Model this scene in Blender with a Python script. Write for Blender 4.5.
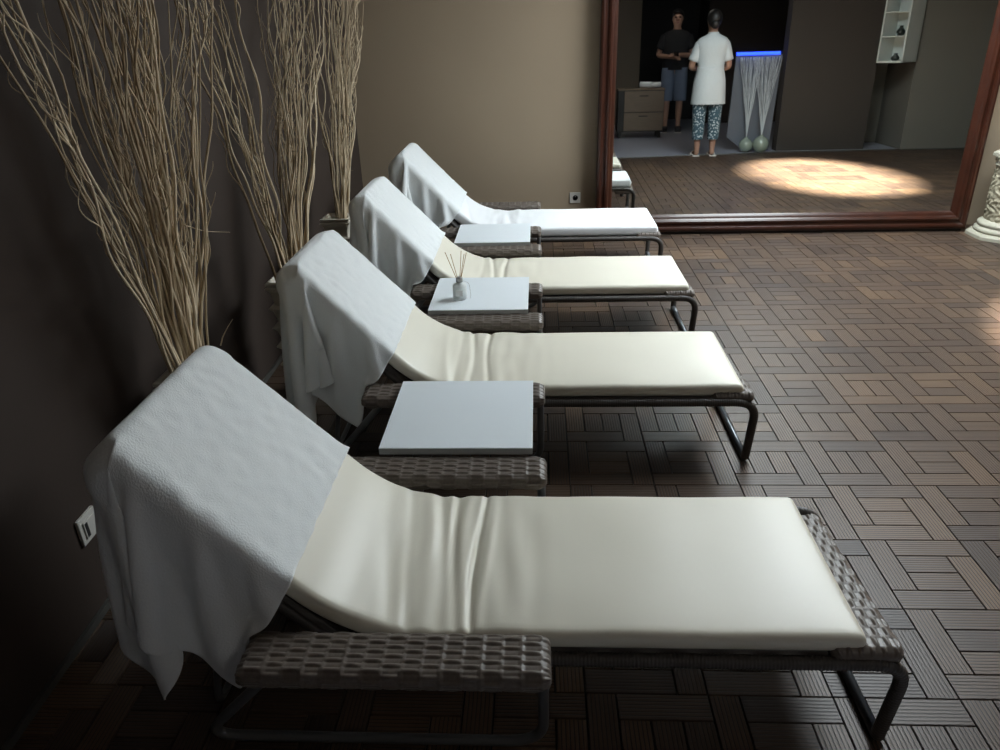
import bpy, bmesh, math, random
import numpy as np
from mathutils import Vector, Matrix, Quaternion, noise

scene = bpy.context.scene
COL = scene.collection
PI = math.pi
for o in list(bpy.data.objects):
    bpy.data.objects.remove(o)

# ------------------------------------------------------------------ camera
cam_d = bpy.data.cameras.new('camera')
cam = bpy.data.objects.new('camera', cam_d); COL.objects.link(cam)
R3 = Vector((0.998562, 0.045232, -0.028759)); U3 = Vector((0.006046, 0.438068, 0.898921)); F3 = Vector((-0.053259, 0.897803, -0.437165))
CAMP = Vector((-1.0107, -3.0811, 1.5024))
m = Matrix((R3, U3, -F3)).transposed().to_4x4(); m.translation = CAMP
cam.matrix_world = m
cam_d.sensor_width = 36.0; cam_d.lens = 726.0 / 1000 * 36
cam_d.clip_start = 0.02
scene.camera = cam

# ------------------------------------------------------------------ view, world, lights
scene.view_settings.view_transform = 'Standard'
scene.view_settings.look = 'None'
scene.view_settings.gamma = 1
scene.view_settings.use_curve_mapping = False
scene.view_settings.exposure = 0.14

w = bpy.data.worlds.new('world'); scene.world = w; w.use_nodes = True
w.node_tree.nodes['Background'].inputs[0].default_value = (0.62, 0.78, 1.0, 1)
w.node_tree.nodes['Background'].inputs[1].default_value = 0.6

def area_light(name, loc, sx, sy, energy, color, shape='RECTANGLE', rot=(0, 0, 0)):
    d = bpy.data.lights.new(name, 'AREA'); d.shape = shape; d.size = sx; d.size_y = sy
    d.energy = energy; d.color = color
    o = bpy.data.objects.new(name, d); COL.objects.link(o); o.location = loc; o.rotation_euler = rot
    return o
CEIL = 2.75
SKY_C = (1.15, 1.15)          # centre of the oval skylight
area_light('skylight_daylight', (SKY_C[0], SKY_C[1], CEIL + 0.12), 1.6, 2.8, 215, (0.88, 0.96, 1.0), 'ELLIPSE')
area_light('hall_fill', (0.6, -4.3, CEIL - 0.03), 0.9, 0.9, 9, (1.0, 0.94, 0.86))  # added fill without a fixture, brightens the hall behind the deck
sun_d = bpy.data.lights.new('sun', 'SUN'); sun_d.energy = 110.0; sun_d.angle = math.radians(8); sun_d.color = (1.0, 0.96, 0.87)
sun = bpy.data.objects.new('sun', sun_d); COL.objects.link(sun)
sun_dir = Vector((2.03 - SKY_C[0], -0.35 - SKY_C[1], -CEIL)).normalized()
sun.rotation_euler = sun_dir.to_track_quat('-Z', 'Y').to_euler()
sun.location = (SKY_C[0], SKY_C[1], 5)

# ------------------------------------------------------------------ materials
def new_mat(name):
    mt = bpy.data.materials.new(name); mt.use_nodes = True
    nt = mt.node_tree; b = nt.nodes['Principled BSDF']
    return mt, nt, b
def N(nt, t, **kw):
    n = nt.nodes.new(t)
    for k, v in kw.items():
        setattr(n, k, v)
    return n
def mat(name, col, rough=0.6, metal=0.0, spec=0.5, noise_scale=None, noise_amt=0.12, bump=0.0, bump_scale=60, sheen=0.0,
        coat=0.0, emit=None, emit_s=0.0, trans=0.0, stretch=None, dist=0.002):
    mt, nt, b = new_mat(name)
    b.inputs['Base Color'].default_value = (*col, 1)
    b.inputs['Roughness'].default_value = rough
    b.inputs['Metallic'].default_value = metal
    b.inputs['Specular IOR Level'].default_value = spec
    b.inputs['Sheen Weight'].default_value = sheen
    b.inputs['Coat Weight'].default_value = coat
    b.inputs['Transmission Weight'].default_value = trans
    if emit:
        b.inputs['Emission Color'].default_value = (*emit, 1); b.inputs['Emission Strength'].default_value = emit_s
    tc = N(nt, 'ShaderNodeTexCoord')
    src = tc.outputs['Object']
    if stretch:
        mp = N(nt, 'ShaderNodeMapping'); mp.inputs['Scale'].default_value = stretch
        nt.links.new(src, mp.inputs['Vector']); src = mp.outputs['Vector']
    if noise_scale:
        nz = N(nt, 'ShaderNodeTexNoise'); nz.inputs['Scale'].default_value = noise_scale; nz.inputs['Detail'].default_value = 5
        nt.links.new(src, nz.inputs['Vector'])
        mx = N(nt, 'ShaderNodeMix'); mx.data_type = 'RGBA'
        mx.inputs[6].default_value = (*[c * (1 - noise_amt) for c in col], 1)
        mx.inputs[7].default_value = (*[min(1, c * (1 + noise_amt)) for c in col], 1)
        nt.links.new(nz.outputs['Fac'], mx.inputs[0]); nt.links.new(mx.outputs[2], b.inputs['Base Color'])
    if bump:
        n2 = N(nt, 'ShaderNodeTexNoise'); n2.inputs['Scale'].default_value = bump_scale; n2.inputs['Detail'].default_value = 4
        nt.links.new(src, n2.inputs['Vector'])
        bp = N(nt, 'ShaderNodeBump'); bp.inputs['Strength'].default_value = bump; bp.inputs['Distance'].default_value = dist
        nt.links.new(n2.outputs['Fac'], bp.inputs['Height']); nt.links.new(bp.outputs['Normal'], b.inputs['Normal'])
    return mt

M = {}
M['wall_dark'] = mat('dark_brown_plaster', (0.040, 0.026, 0.019), 0.75, noise_scale=1.5, noise_amt=0.15, bump=0.15, bump_scale=80)
M['wall_beige'] = mat('beige_plaster', (0.35, 0.275, 0.19), 0.8, noise_scale=1.2, noise_amt=0.05, bump=0.12, bump_scale=90)
M['wall_grey'] = mat('grey_brown_plaster', (0.165, 0.155, 0.130), 0.8, noise_scale=1.2, noise_amt=0.06)
M['wall_brown'] = mat('brown_plaster', (0.043, 0.035, 0.028), 0.8, noise_scale=1.2, noise_amt=0.08)
M['wall_hall'] = mat('hall_plaster', (0.20, 0.165, 0.13), 0.8, noise_scale=1.2, noise_amt=0.08)
M['black_void'] = mat('doorway_darkness', (0.006, 0.007, 0.008), 0.7)  # near-black colour stands in for the darkness inside the doorway
M['ceiling'] = mat('ceiling_paint', (0.20, 0.19, 0.17), 0.9, noise_scale=2, noise_amt=0.03)
M['skirting'] = mat('grey_skirting', (0.07, 0.068, 0.06), 0.5)
M['hall_tile'] = mat('pale_hall_tile', (0.35, 0.36, 0.42), 0.3, noise_scale=3, noise_amt=0.05)
M['mahogany'] = mat('polished_mahogany', (0.036, 0.009, 0.0035), 0.34, noise_scale=10, noise_amt=0.45, stretch=(1, 1, 1), coat=0.12, bump=0.05, bump_scale=20)
M['mirror'] = mat('mirror_glass', (0.74, 0.76, 0.74), 0.015, metal=1.0)
M['wicker'] = mat('taupe_wicker', (0.135, 0.112, 0.094), 0.42, noise_scale=160, noise_amt=0.35)
M['wrap'] = mat('dark_wicker_wrap', (0.055, 0.048, 0.043), 0.45, noise_scale=200, noise_amt=0.3)
M['tube'] = mat('charcoal_steel_tube', (0.10, 0.11, 0.12), 0.28, metal=0.6)
M['tube_dark'] = mat('dark_steel_tube', (0.15, 0.155, 0.16), 0.35, metal=0.3)
M['leather'] = mat('cream_leatherette', (0.76, 0.725, 0.615), 0.40, noise_scale=5, noise_amt=0.03, bump=0.12, bump_scale=500, dist=0.0006)
M['leather_white'] = mat('white_fitted_cover', (0.88, 0.90, 0.92), 0.6, bump=0.2, bump_scale=25, dist=0.004)
M['board'] = mat('white_laminate', (0.82, 0.88, 0.92), 0.35, noise_scale=3, noise_amt=0.015)
M['board_edge'] = mat('grey_laminate_edge', (0.42, 0.43, 0.43), 0.5)
M['socket'] = mat('white_socket_plastic', (0.62, 0.60, 0.55), 0.4)
M['socket_hole'] = mat('socket_recess', (0.03, 0.03, 0.03), 0.5)
M['stone'] = mat('cream_carved_stone', (0.30, 0.27, 0.19), 0.7, noise_scale=30, noise_amt=0.3, bump=0.6, bump_scale=45, dist=0.006)
M['stone_plain'] = mat('cream_stone', (0.40, 0.38, 0.30), 0.65, noise_scale=12, noise_amt=0.1)
M['vase'] = mat('cream_ceramic', (0.66, 0.62, 0.53), 0.45, noise_scale=10, noise_amt=0.12)
M['skin'] = mat('skin', (0.42, 0.24, 0.17), 0.5, noise_scale=12, noise_amt=0.08)
M['hair'] = mat('black_hair', (0.008, 0.007, 0.007), 0.45, bump=0.5, bump_scale=60)
M['tunic'] = mat('white_tunic_cotton', (0.60, 0.64, 0.65), 0.75, noise_scale=6, noise_amt=0.04, bump=0.35, bump_scale=12, dist=0.02)
M['tshirt'] = mat('black_cotton', (0.012, 0.012, 0.014), 0.85)
M['shorts'] = mat('grey_blue_cotton', (0.15, 0.19, 0.27), 0.85, noise_scale=4, noise_amt=0.2)
M['shoe'] = mat('black_shoe', (0.012, 0.012, 0.015), 0.6)
M['sandal'] = mat('pale_sandal', (0.55, 0.50, 0.45), 0.6)
M['phone'] = mat('phone_black', (0.01, 0.01, 0.012), 0.2)
M['cabinet_wood'] = mat('light_oak_veneer', (0.20, 0.145, 0.10), 0.55, noise_scale=8, noise_amt=0.2, stretch=(1, 1, 8))
M['cab_dark'] = mat('dark_carcass', (0.03, 0.027, 0.024), 0.6)
M['shelf_white'] = mat('white_lacquer', (0.62, 0.66, 0.62), 0.45)
M['shelf_back'] = mat('smoked_shelf_back', (0.20, 0.22, 0.21), 0.4)
M['ornament'] = mat('dark_glass_ornament', (0.03, 0.035, 0.03), 0.2)
M['led'] = mat('blue_light_strip', (0.02, 0.05, 0.5), 0.4, emit=(0.015, 0.055, 1.0), emit_s=5.0)
M['led_panel'] = mat('pale_panel', (0.11, 0.125, 0.15), 0.5)
M['ball_vase'] = mat('pale_green_glaze', (0.26, 0.31, 0.25), 0.18, noise_scale=14, noise_amt=0.15, coat=0.6)
M['white_stem'] = mat('white_dried_stem', (0.55, 0.60, 0.62), 0.7)
M['bottle_glass'] = mat('frosted_glass', (0.80, 0.84, 0.83), 0.30, trans=0.30)
M['reed'] = mat('tan_reed', (0.50, 0.33, 0.16), 0.7)
M['collar'] = mat('brushed_collar', (0.35, 0.36, 0.36), 0.35, metal=0.8)
M['tag'] = mat('white_paper', (0.8, 0.8, 0.78), 0.7)

# twig material: tan, varied per object
def twig_mat():
    mt, nt, b = new_mat('dry_willow_bark')
    oi = N(nt, 'ShaderNodeObjectInfo'); tc = N(nt, 'ShaderNodeTexCoord')
    nz = N(nt, 'ShaderNodeTexNoise'); nz.inputs['Scale'].default_value = 18
    nt.links.new(tc.outputs['Object'], nz.inputs['Vector'])
    ad = N(nt, 'ShaderNodeMath', operation='ADD'); mu = N(nt, 'ShaderNodeMath', operation='MULTIPLY'); mu.inputs[1].default_value = 0.5
    nt.links.new(oi.outputs['Random'], ad.inputs[0]); nt.links.new(nz.outputs['Fac'], ad.inputs[1]); nt.links.new(ad.outputs[0], mu.inputs[0])
    cr = N(nt, 'ShaderNodeValToRGB')
    cr.color_ramp.elements[0].position = 0.2; cr.color_ramp.elements[0].color = (0.33, 0.24, 0.14, 1)
    cr.color_ramp.elements[1].position = 0.8; cr.color_ramp.elements[1].color = (0.72, 0.60, 0.42, 1)
    nt.links.new(mu.outputs[0], cr.inputs[0]); nt.links.new(cr.outputs[0], b.inputs['Base Color'])
    b.inputs['Roughness'].default_value = 0.6
    return mt
M['twig'] = twig_mat()

# towel: terry bump with a faint embossed medallion weave
def towel_mat(name, col):
    mt, nt, b = new_mat(name)
    b.inputs['Base Color'].default_value = (*col, 1); b.inputs['Roughness'].default_value = 0.95
    b.inputs['Sheen Weight'].default_value = 0.3; b.inputs['Specular IOR Level'].default_value = 0.15
    tc = N(nt, 'ShaderNodeTexCoord')
    n1 = N(nt, 'ShaderNodeTexNoise'); n1.inputs['Scale'].default_value = 220
    n2 = N(nt, 'ShaderNodeTexVoronoi'); n2.inputs['Scale'].default_value = 22
    nt.links.new(tc.outputs['UV'], n1.inputs['Vector']); nt.links.new(tc.outputs['UV'], n2.inputs['Vector'])
    a = N(nt, 'ShaderNodeMath', operation='MULTIPLY_ADD'); a.inputs[1].default_value = 0.6
    nt.links.new(n2.outputs['Distance'], a.inputs[0]); nt.links.new(n1.outputs['Fac'], a.inputs[2])
    bp = N(nt, 'ShaderNodeBump'); bp.inputs['Strength'].default_value = 0.5; bp.inputs['Distance'].default_value = 0.0025
    nt.links.new(a.outputs[0], bp.inputs['Height']); nt.links.new(bp.outputs['Normal'], b.inputs['Normal'])
    mx = N(nt, 'ShaderNodeMix'); mx.data_type = 'RGBA'
    mx.inputs[6].default_value = (*[c * 0.93 for c in col], 1); mx.inputs[7].default_value = (*[min(1, c * 1.05) for c in col], 1)
    nt.links.new(n1.outputs['Fac'], mx.inputs[0]); nt.links.new(mx.outputs[2], b.inputs['Base Color'])
    return mt
M['towel'] = towel_mat('white_terry', (0.84, 0.875, 0.88))

# deck planks: ribbed along their length
def deck_mat():
    mt, nt, b = new_mat('ribbed_composite_deck')
    uv = N(nt, 'ShaderNodeUVMap'); uv.uv_map = 'UVMap'
    sep = N(nt, 'ShaderNodeSeparateXYZ'); nt.links.new(uv.outputs[0], sep.inputs[0])
    at = N(nt, 'ShaderNodeAttribute'); at.attribute_name = 'tone'
    # ribs
    mu = N(nt, 'ShaderNodeMath', operation='MULTIPLY'); mu.inputs[1].default_value = 7.0
    fr = N(nt, 'ShaderNodeMath', operation='FRACT'); pp = N(nt, 'ShaderNodeMath', operation='PINGPONG'); pp.inputs[1].default_value = 0.5
    nt.links.new(sep.outputs['Y'], mu.inputs[0]); nt.links.new(mu.outputs[0], fr.inputs[0]); nt.links.new(fr.outputs[0], pp.inputs[0])
    mr = N(nt, 'ShaderNodeMapRange'); mr.inputs['From Min'].default_value = 0.06; mr.inputs['From Max'].default_value = 0.17
    nt.links.new(pp.outputs[0], mr.inputs['Value'])
    bp = N(nt, 'ShaderNodeBump'); bp.inputs['Strength'].default_value = 0.9; bp.inputs['Distance'].default_value = 0.0012
    nt.links.new(mr.outputs[0], bp.inputs['Height']); nt.links.new(bp.outputs['Normal'], b.inputs['Normal'])
    cr = N(nt, 'ShaderNodeValToRGB'); e = cr.color_ramp.elements
    e[0].position = 0.0; e[0].color = (0.046, 0.030, 0.023, 1)
    e[1].position = 1.0; e[1].color = (0.140, 0.086, 0.050, 1)
    x = e.new(0.5); x.color = (0.084, 0.053, 0.035, 1)
    nz = N(nt, 'ShaderNodeTexNoise'); nz.inputs['Scale'].default_value = 9
    tc = N(nt, 'ShaderNodeTexCoord'); nt.links.new(tc.outputs['Object'], nz.inputs['Vector'])
    ad = N(nt, 'ShaderNodeMath', operation='MULTIPLY_ADD'); ad.inputs[1].default_value = 0.4
    nt.links.new(nz.outputs['Fac'], ad.inputs[0]); nt.links.new(at.outputs['Fac'], ad.inputs[2])
    sb = N(nt, 'ShaderNodeMath', operation='SUBTRACT'); sb.inputs[1].default_value = 0.2
    nt.links.new(ad.outputs[0], sb.inputs[0]); nt.links.new(sb.outputs[0], cr.inputs[0])
    # darker colour in the grooves between ribs
    mx = N(nt, 'ShaderNodeMix'); mx.data_type = 'RGBA'; mx.inputs[6].default_value = (0.032, 0.024, 0.020, 1)
    nt.links.new(mr.outputs[0], mx.inputs[0]); nt.links.new(cr.outputs[0], mx.inputs[7]); nt.links.new(mx.outputs[2], b.inputs['Base Color'])
    b.inputs['Roughness'].default_value = 0.40
    b.inputs['Specular IOR Level'].default_value = 0.27
    return mt
M['deck'] = deck_mat()
M['deck_base'] = mat('deck_gap', (0.012, 0.010, 0.009), 0.8)

def pattern_mat():
    mt, nt, b = new_mat('floral_print_cotton')
    tc = N(nt, 'ShaderNodeTexCoord'); v = N(nt, 'ShaderNodeTexVoronoi'); v.inputs['Scale'].default_value = 38
    nt.links.new(tc.outputs['Object'], v.inputs['Vector'])
    cr = N(nt, 'ShaderNodeValToRGB'); e = cr.color_ramp.elements
    e[0].position = 0.28; e[0].color = (0.55, 0.62, 0.65, 1); e[1].position = 0.42; e[1].color = (0.05, 0.10, 0.13, 1)
    nt.links.new(v.outputs['Distance'], cr.inputs[0]); nt.links.new(cr.outputs[0], b.inputs['Base Color']); b.inputs['Roughness'].default_value = 0.85
    return mt
M['print'] = pattern_mat()

# ------------------------------------------------------------------ helpers
def link(name, me, mt, parent=None, loc=None, rot=None, smooth=False):
    o = bpy.data.objects.new(name, me); COL.objects.link(o)
    if mt is not None:
        for x in (mt if isinstance(mt, (list, tuple)) else [mt]):
            me.materials.append(x)
    if parent: o.parent = parent
    if loc: o.location = loc
    if rot: o.rotation_euler = rot
    if smooth:
        for p in me.polygons: p.use_smooth = True
    return o
def obj(name, bm, mt, parent=None, loc=None, rot=None, smooth=False, mod=None):
    bmesh.ops.recalc_face_normals(bm, faces=bm.faces)
    me = bpy.data.meshes.new(name); bm.to_mesh(me); bm.free()
    return link(name, me, mt, parent, loc, rot, smooth)
def empty(name, loc, rz=0.0):
    o = bpy.data.objects.new(name, None); COL.objects.link(o); o.location = loc; o.rotation_euler = (0, 0, rz)
    o.empty_display_size = 0.1
    return o
def tag(o, label=None, cat=None, group=None, kind=None):
    if label: o['label'] = label
    if cat: o['category'] = cat
    if group: o['group'] = group
    if kind: o['kind'] = kind
    return o
def box(bm, x0, x1, y0, y1, z0, z1, bev=0.0, seg=2, mi=0):
    r = bmesh.ops.create_cube(bm, size=1.0)
    vs = r['verts']
    for v in vs:
        v.co = Vector(((x0 + x1) / 2 + v.co.x * (x1 - x0), (y0 + y1) / 2 + v.co.y * (y1 - y0), (z0 + z1) / 2 + v.co.z * (z1 - z0)))
    fs = list({f for v in vs for f in v.link_faces})
    for f in fs: f.material_index = mi
    if bev > 0:
        es = list({e for v in vs for e in v.link_edges})
        bmesh.ops.bevel(bm, geom=es, offset=bev, segments=seg, profile=0.5, affect='EDGES')
    return vs
def bx(*a, **k):
    bm = bmesh.new(); box(bm, *a, **k); return bm
def tube(bm, pts, rad, sides=8, cap=True):
    pts = [Vector(p) for p in pts]; n = len(pts)
    rf = rad if callable(rad) else (lambda t: rad)
    T = []
    for i in range(n):
        a = pts[max(0, i - 1)]; b = pts[min(n - 1, i + 1)]
        T.append((b - a).normalized())
    ref = Vector((0, 0, 1)) if abs(T[0].z) < 0.9 else Vector((1, 0, 0))
    nrm = T[0].cross(ref).normalized()
    rings = []
    for i in range(n):
        if i:
            q = T[i - 1].rotation_difference(T[i]); nrm = q @ nrm
        bn = T[i].cross(nrm)
        r = rf(i / (n - 1)); ring = []
        for k in range(sides):
            a = 2 * PI * k / sides
            ring.append(bm.verts.new(pts[i] + nrm * (r * math.cos(a)) + bn * (r * math.sin(a))))
        rings.append(ring)
    for i in range(n - 1):
        for k in range(sides):
            bm.faces.new((rings[i][k], rings[i][(k + 1) % sides], rings[i + 1][(k + 1) % sides], rings[i + 1][k]))
    if cap:
        bm.faces.new(rings[0][::-1]); bm.faces.new(rings[-1])
    return bm
def lathe(bm, prof, sides=32, cx=0, cy=0, a0=0.0, sq=None):
    rings = []
    for r, z in prof:
        ring = []
        for k in range(sides):
            a = a0 + 2 * PI * k / sides
            ring.append(bm.verts.new((cx + r * math.cos(a), cy + r * math.sin(a), z)))
        rings.append(ring)
    for i in range(len(rings) - 1):
        for k in range(sides):
            bm.faces.new((rings[i][k], rings[i][(k + 1) % sides], rings[i + 1][(k + 1) % sides], rings[i + 1][k]))
    bm.faces.new(rings[0][::-1]); bm.faces.new(rings[-1])
    return bm
def arc_path(pts, r, n=6):
    """polyline with rounded corners"""
    pts = [Vector(p) for p in pts]; out = [pts[0]]
    for i in range(1, len(pts) - 1):
        p = pts[i]; a = (pts[i - 1] - p); b = (pts[i + 1] - p)
        rr = min(r, a.length * 0.49, b.length * 0.49)
        s = p + a.normalized() * rr; e = p + b.normalized() * rr
        for k in range(n + 1):
            t = k / n
            out.append(s * (1 - t) ** 2 + p * 2 * t * (1 - t) + e * t * t)
    out.append(pts[-1]); return out
def resample(pts, step):
    pts = [Vector(p) for p in pts]; out = [pts[0]]; acc = 0
    L = [0]
    for a, b in zip(pts, pts[1:]): L.append(L[-1] + (b - a).length)
    n = max(2, int(L[-1] / step)); j = 0
    for i in range(1, n + 1):
        s = L[-1] * i / n
        while j < len(L) - 2 and L[j + 1] < s: j += 1
        t = (s - L[j]) / max(1e-9, L[j + 1] - L[j]); out.append(pts[j].lerp(pts[j + 1], t))
    return out
def copy_tree(o, parent=None):
    c = o.copy(); COL.objects.link(c)
    if parent: c.parent = parent
    for ch in o.children: copy_tree(ch, c)
    return c

# ------------------------------------------------------------------ setting
WL = lambda y: -2.27 - 0.0233 * (y + 1.7)       # left wall line
FARY = 2.60; RX = 4.7; BACKY = -7.2
EDGE = [(-2.6, -2.08), (0.0, -2.08), (1.54, -2.32), (2.06, -2.46), (RX + .1, -2.52)]
def edge_y(x):
    for (a, b), (c, d) in zip(EDGE, EDGE[1:]):
        if a <= x <= c: return b + (d - b) * (x - a) / (c - a)
    return EDGE[-1][1]
random.seed(4)
def build_deck():
    bm = bmesh.new(); uvl = bm.loops.layers.uv.new('UVMap'); cl = bm.faces.layers.float.new('tone_f')
    T = 0.30; u = T / 4; g = 0.0022
    tones = []
    def plank(x0, x1, y0, y1, along_x, tone):
        if x1 < WL(y0) - 0.02 or (y1 < edge_y(min(RX, max(-2.55, x0))) - 0.3): return
        vs = [bm.verts.new(p) for p in ((x0 + g, y0 + g, 0), (x1 - g, y0 + g, 0), (x1 - g, y1 - g, 0), (x0 + g, y1 - g, 0))]
        lo = [bm.verts.new((v.co.x, v.co.y, -0.012)) for v in vs]
        f = bm.faces.new(vs); uvs = [(0, 0), (1, 0), (1, 1), (0, 1)]
        L = (x1 - x0) / u if along_x else (y1 - y0) / u
        for lp, (a, b) in zip(f.loops, uvs):
            lp[uvl].uv = (a * L, b) if along_x else (b * L, a)
        tones.append(tone)
        for i in range(4):
            q = bm.faces.new((vs[i], lo[i], lo[(i + 1) % 4], vs[(i + 1) % 4])); tones.append(tone)
            for lp in q.loops: lp[uvl].uv = (0.5, 0.5 / 7)
    for i in range(-9, 16):
        for j in range(-9, 9):
            x = i * T; y = j * T
            # pin-wheel of four long planks round two short ones
            base = random.gauss(0.5, 0.15)
            rt = lambda: min(1, max(0, base + random.gauss(0, 0.17)))
            plank(x, x + u, y + u, y + T, False, rt())
            plank(x + u, x + T, y + 3 * u, y + T, True, rt() - 0.08)
            plank(x + 3 * u, x + T, y, y + 3 * u, False, rt())
            plank(x, x + 3 * u, y, y + u, True, rt() - 0.08)
            if (j % 2 == 0) ^ (random.random() < 0.25):
                plank(x + u, x + 2 * u, y + u, y + 3 * u, False, rt()); plank(x + 2 * u, x + 3 * u, y + u, y + 3 * u, False, rt())
            else:
                plank(x + u, x + 3 * u, y + u, y + 2 * u, True, rt()); plank(x + u, x + 3 * u, y + 2 * u, y + 3 * u, True, rt())
    bm.faces.ensure_lookup_table()
    for f, t in zip(bm.faces, tones): f[cl] = t
    me = bpy.data.meshes.new('floor'); bm.to_mesh(me); bm.free()
    at = me.attributes.new('tone', 'FLOAT', 'FACE')
    at.data.foreach_set('value', tones)
    o = link('floor', me, M['deck']); tag(o, kind='structure')
    return o
build_deck()
# dark bed under the planks, and the pale hall floor beyond the deck edge
bm = bmesh.new(); top = [(x, y) for x, y in EDGE] + [(RX + .1, FARY + .05), (-2.6, FARY + .05)]
lo = [bm.verts.new((x, y, -0.05)) for x, y in top]; up = [bm.verts.new((x, y, -0.011)) for x, y in top]
bm.faces.new(up); bm.faces.new(lo[::-1])
for i in range(len(top)): bm.faces.new((lo[i], lo[(i + 1) % len(top)], up[(i + 1) % len(top)], up[i]))
tag(obj('floor_bed', bm, M['deck_base']), kind='structure').name = 'floor'
bm = bmesh.new(); top = [(x, y) for x, y in EDGE][::-1] + [(-2.6, BACKY - 1.3), (RX + .1, BACKY - 1.3)]
lo = [bm.verts.new((x, y, -0.05)) for x, y in top]; up = [bm.verts.new((x, y, 0.002)) for x, y in top]
bm.faces.new(up); bm.faces.new(lo[::-1])
for i in range(len(top)): bm.faces.new((lo[i], lo[(i + 1) % len(top)], up[(i + 1) % len(top)], up[i]))
tag(obj('floor', bm, M['hall_tile']), kind='structure')
bm = bmesh.new()
for (a, b), (c, d) in zip(EDGE, EDGE[1:]):
    tube(bm, [(a, b, 0.003), (c, d, 0.003)], 0.009, 6)
tag(obj('trim_1', bm, M['skirting']), kind='structure')

def prism(pts, z0, z1):
    bm = bmesh.new(); lo = [bm.verts.new((x, y, z0)) for x, y in pts]; up = [bm.verts.new((x, y, z1)) for x, y in pts]
    bm.faces.new(up); bm.faces.new(lo[::-1]); n = len(pts)
    for i in range(n): bm.faces.new((lo[i], lo[(i + 1) % n], up[(i + 1) % n], up[i]))
    return bm
def struct(name, bm, mt, **k): return tag(obj(name, bm, mt, **k), kind='structure')
struct('wall_left', prism([(WL(FARY + .1), FARY + .1), (WL(FARY + .1) - .12, FARY + .1), (WL(BACKY) - .12, BACKY), (WL(BACKY), BACKY)], -0.05, CEIL), M['wall_dark'])
struct('wall_far', prism([(WL(FARY) - .0, FARY), (RX, FARY), (RX, FARY + .12), (WL(FARY), FARY + .12)], -0.05, CEIL), M['wall_beige'])
struct('wall_right', bx(RX, RX + .12, BACKY, FARY + .12, -0.05, CEIL), M['wall_grey'])
# skirting of the left wall: a thin strip stood off the wall, with a dark joint behind it
sk = []
for off, zz, wd in ((0.004, 0.0, 0.008),):
    sk = prism([(WL(FARY) + .012, FARY), (WL(FARY) + .001, FARY), (WL(-7) + .001, -7), (WL(-7) + .012, -7)], 0.0, 0.022)
struct('baseboard_left', sk, M['skirting'])
# back: hall walls, door opening, partitions, recess
struct('wall_back', prism([(WL(BACKY), BACKY), (0.62, BACKY), (0.62, BACKY - .12), (WL(BACKY), BACKY - .12)], 0, CEIL), M['wall_hall'])
struct('wall_back', prism([(1.86, BACKY), (RX, BACKY), (RX, BACKY - .12), (1.86, BACKY - .12)], 0, CEIL), M['wall_dark'])
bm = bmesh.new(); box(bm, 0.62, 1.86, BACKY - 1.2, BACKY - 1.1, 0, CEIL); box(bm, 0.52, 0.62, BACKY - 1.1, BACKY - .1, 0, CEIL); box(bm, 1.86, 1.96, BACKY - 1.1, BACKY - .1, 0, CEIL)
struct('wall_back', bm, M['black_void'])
# dark partition on the right half of the mirror picture
struct('wall_back', prism([(2.10, -2.58), (3.27, -2.62), (3.27, -2.80), (2.10, -2.80)], 0, CEIL), M['wall_brown'])
struct('wall_back', prism([(3.72, -2.53), (RX, -2.56), (RX, -3.5), (3.72, -3.5)], 0, CEIL), M['wall_grey'])
struct('wall_back', bx(3.27, 3.72, -3.5, -3.4, 0, CEIL), M['wall_grey'])
struct('wall_back', bx(3.17, 3.27, -3.5, -2.80, 0, CEIL), M['wall_brown'])
# ceiling with an oval skylight opening
def ceiling():
    bm = bmesh.new(); n = 64; a, b = 0.74, 1.35
    inn = [bm.verts.new((SKY_C[0] + a * math.cos(2 * PI * k / n), SKY_C[1] + b * math.sin(2 * PI * k / n), CEIL)) for k in range(n)]
    inn2 = [bm.verts.new((v.co.x, v.co.y, CEIL + .10)) for v in inn]
    x0, x1, y0, y1 = -2.6, RX + .1, BACKY - 1.3, FARY + .1
    out = []
    for k in range(n):
        d = Vector((math.cos(2 * PI * k / n), math.sin(2 * PI * k / n))); t = 1e9
        if d.x > 1e-6: t = min(t, (x1 - SKY_C[0]) / d.x)
        if d.x < -1e-6: t = min(t, (x0 - SKY_C[0]) / d.x)
        if d.y > 1e-6: t = min(t, (y1 - SKY_C[1]) / d.y)
        if d.y < -1e-6: t = min(t, (y0 - SKY_C[1]) / d.y)
        out.append((SKY_C[0] + d.x * t, SKY_C[1] + d.y * t))
    ov = [bm.verts.new((x, y, CEIL)) for x, y in out]; ov2 = [bm.verts.new((x, y, CEIL + .10)) for x, y in out]
    for k in range(n):
        j = (k + 1) % n
        bm.faces.new((inn[k], inn[j], ov[j], ov[k])); bm.faces.new((inn2[k], ov2[k], ov2[j], inn2[j])); bm.faces.new((inn[k], inn2[k], inn2[j], inn[j])); bm.faces.new((ov[k], ov[j], ov2[j], ov2[k]))
    # corners
    for cx, cy in ((x0, y0), (x1, y0), (x1, y1), (x0, y1)):
        best = sorted(range(n), key=lambda k: -(1 if abs(out[k][0] - cx) < 1e-6 else 0) * 0 + (out[k][0] - cx) ** 2 + (out[k][1] - cy) ** 2)
        e1 = [k for k in best if abs(out[k][0] - cx) < 1e-6][0]; e2 = [k for k in best if abs(out[k][1] - cy) < 1e-6][0]
        for z in (CEIL, CEIL + .1):
            if e1 == e2: continue
            bm.faces.new([bm.verts.new((out[e1][0], out[e1][1], z)), bm.verts.new((cx, cy, z)), bm.verts.new((out[e2][0], out[e2][1], z))])
    return bm
struct('ceiling', ceiling(), M['ceiling'])

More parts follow.
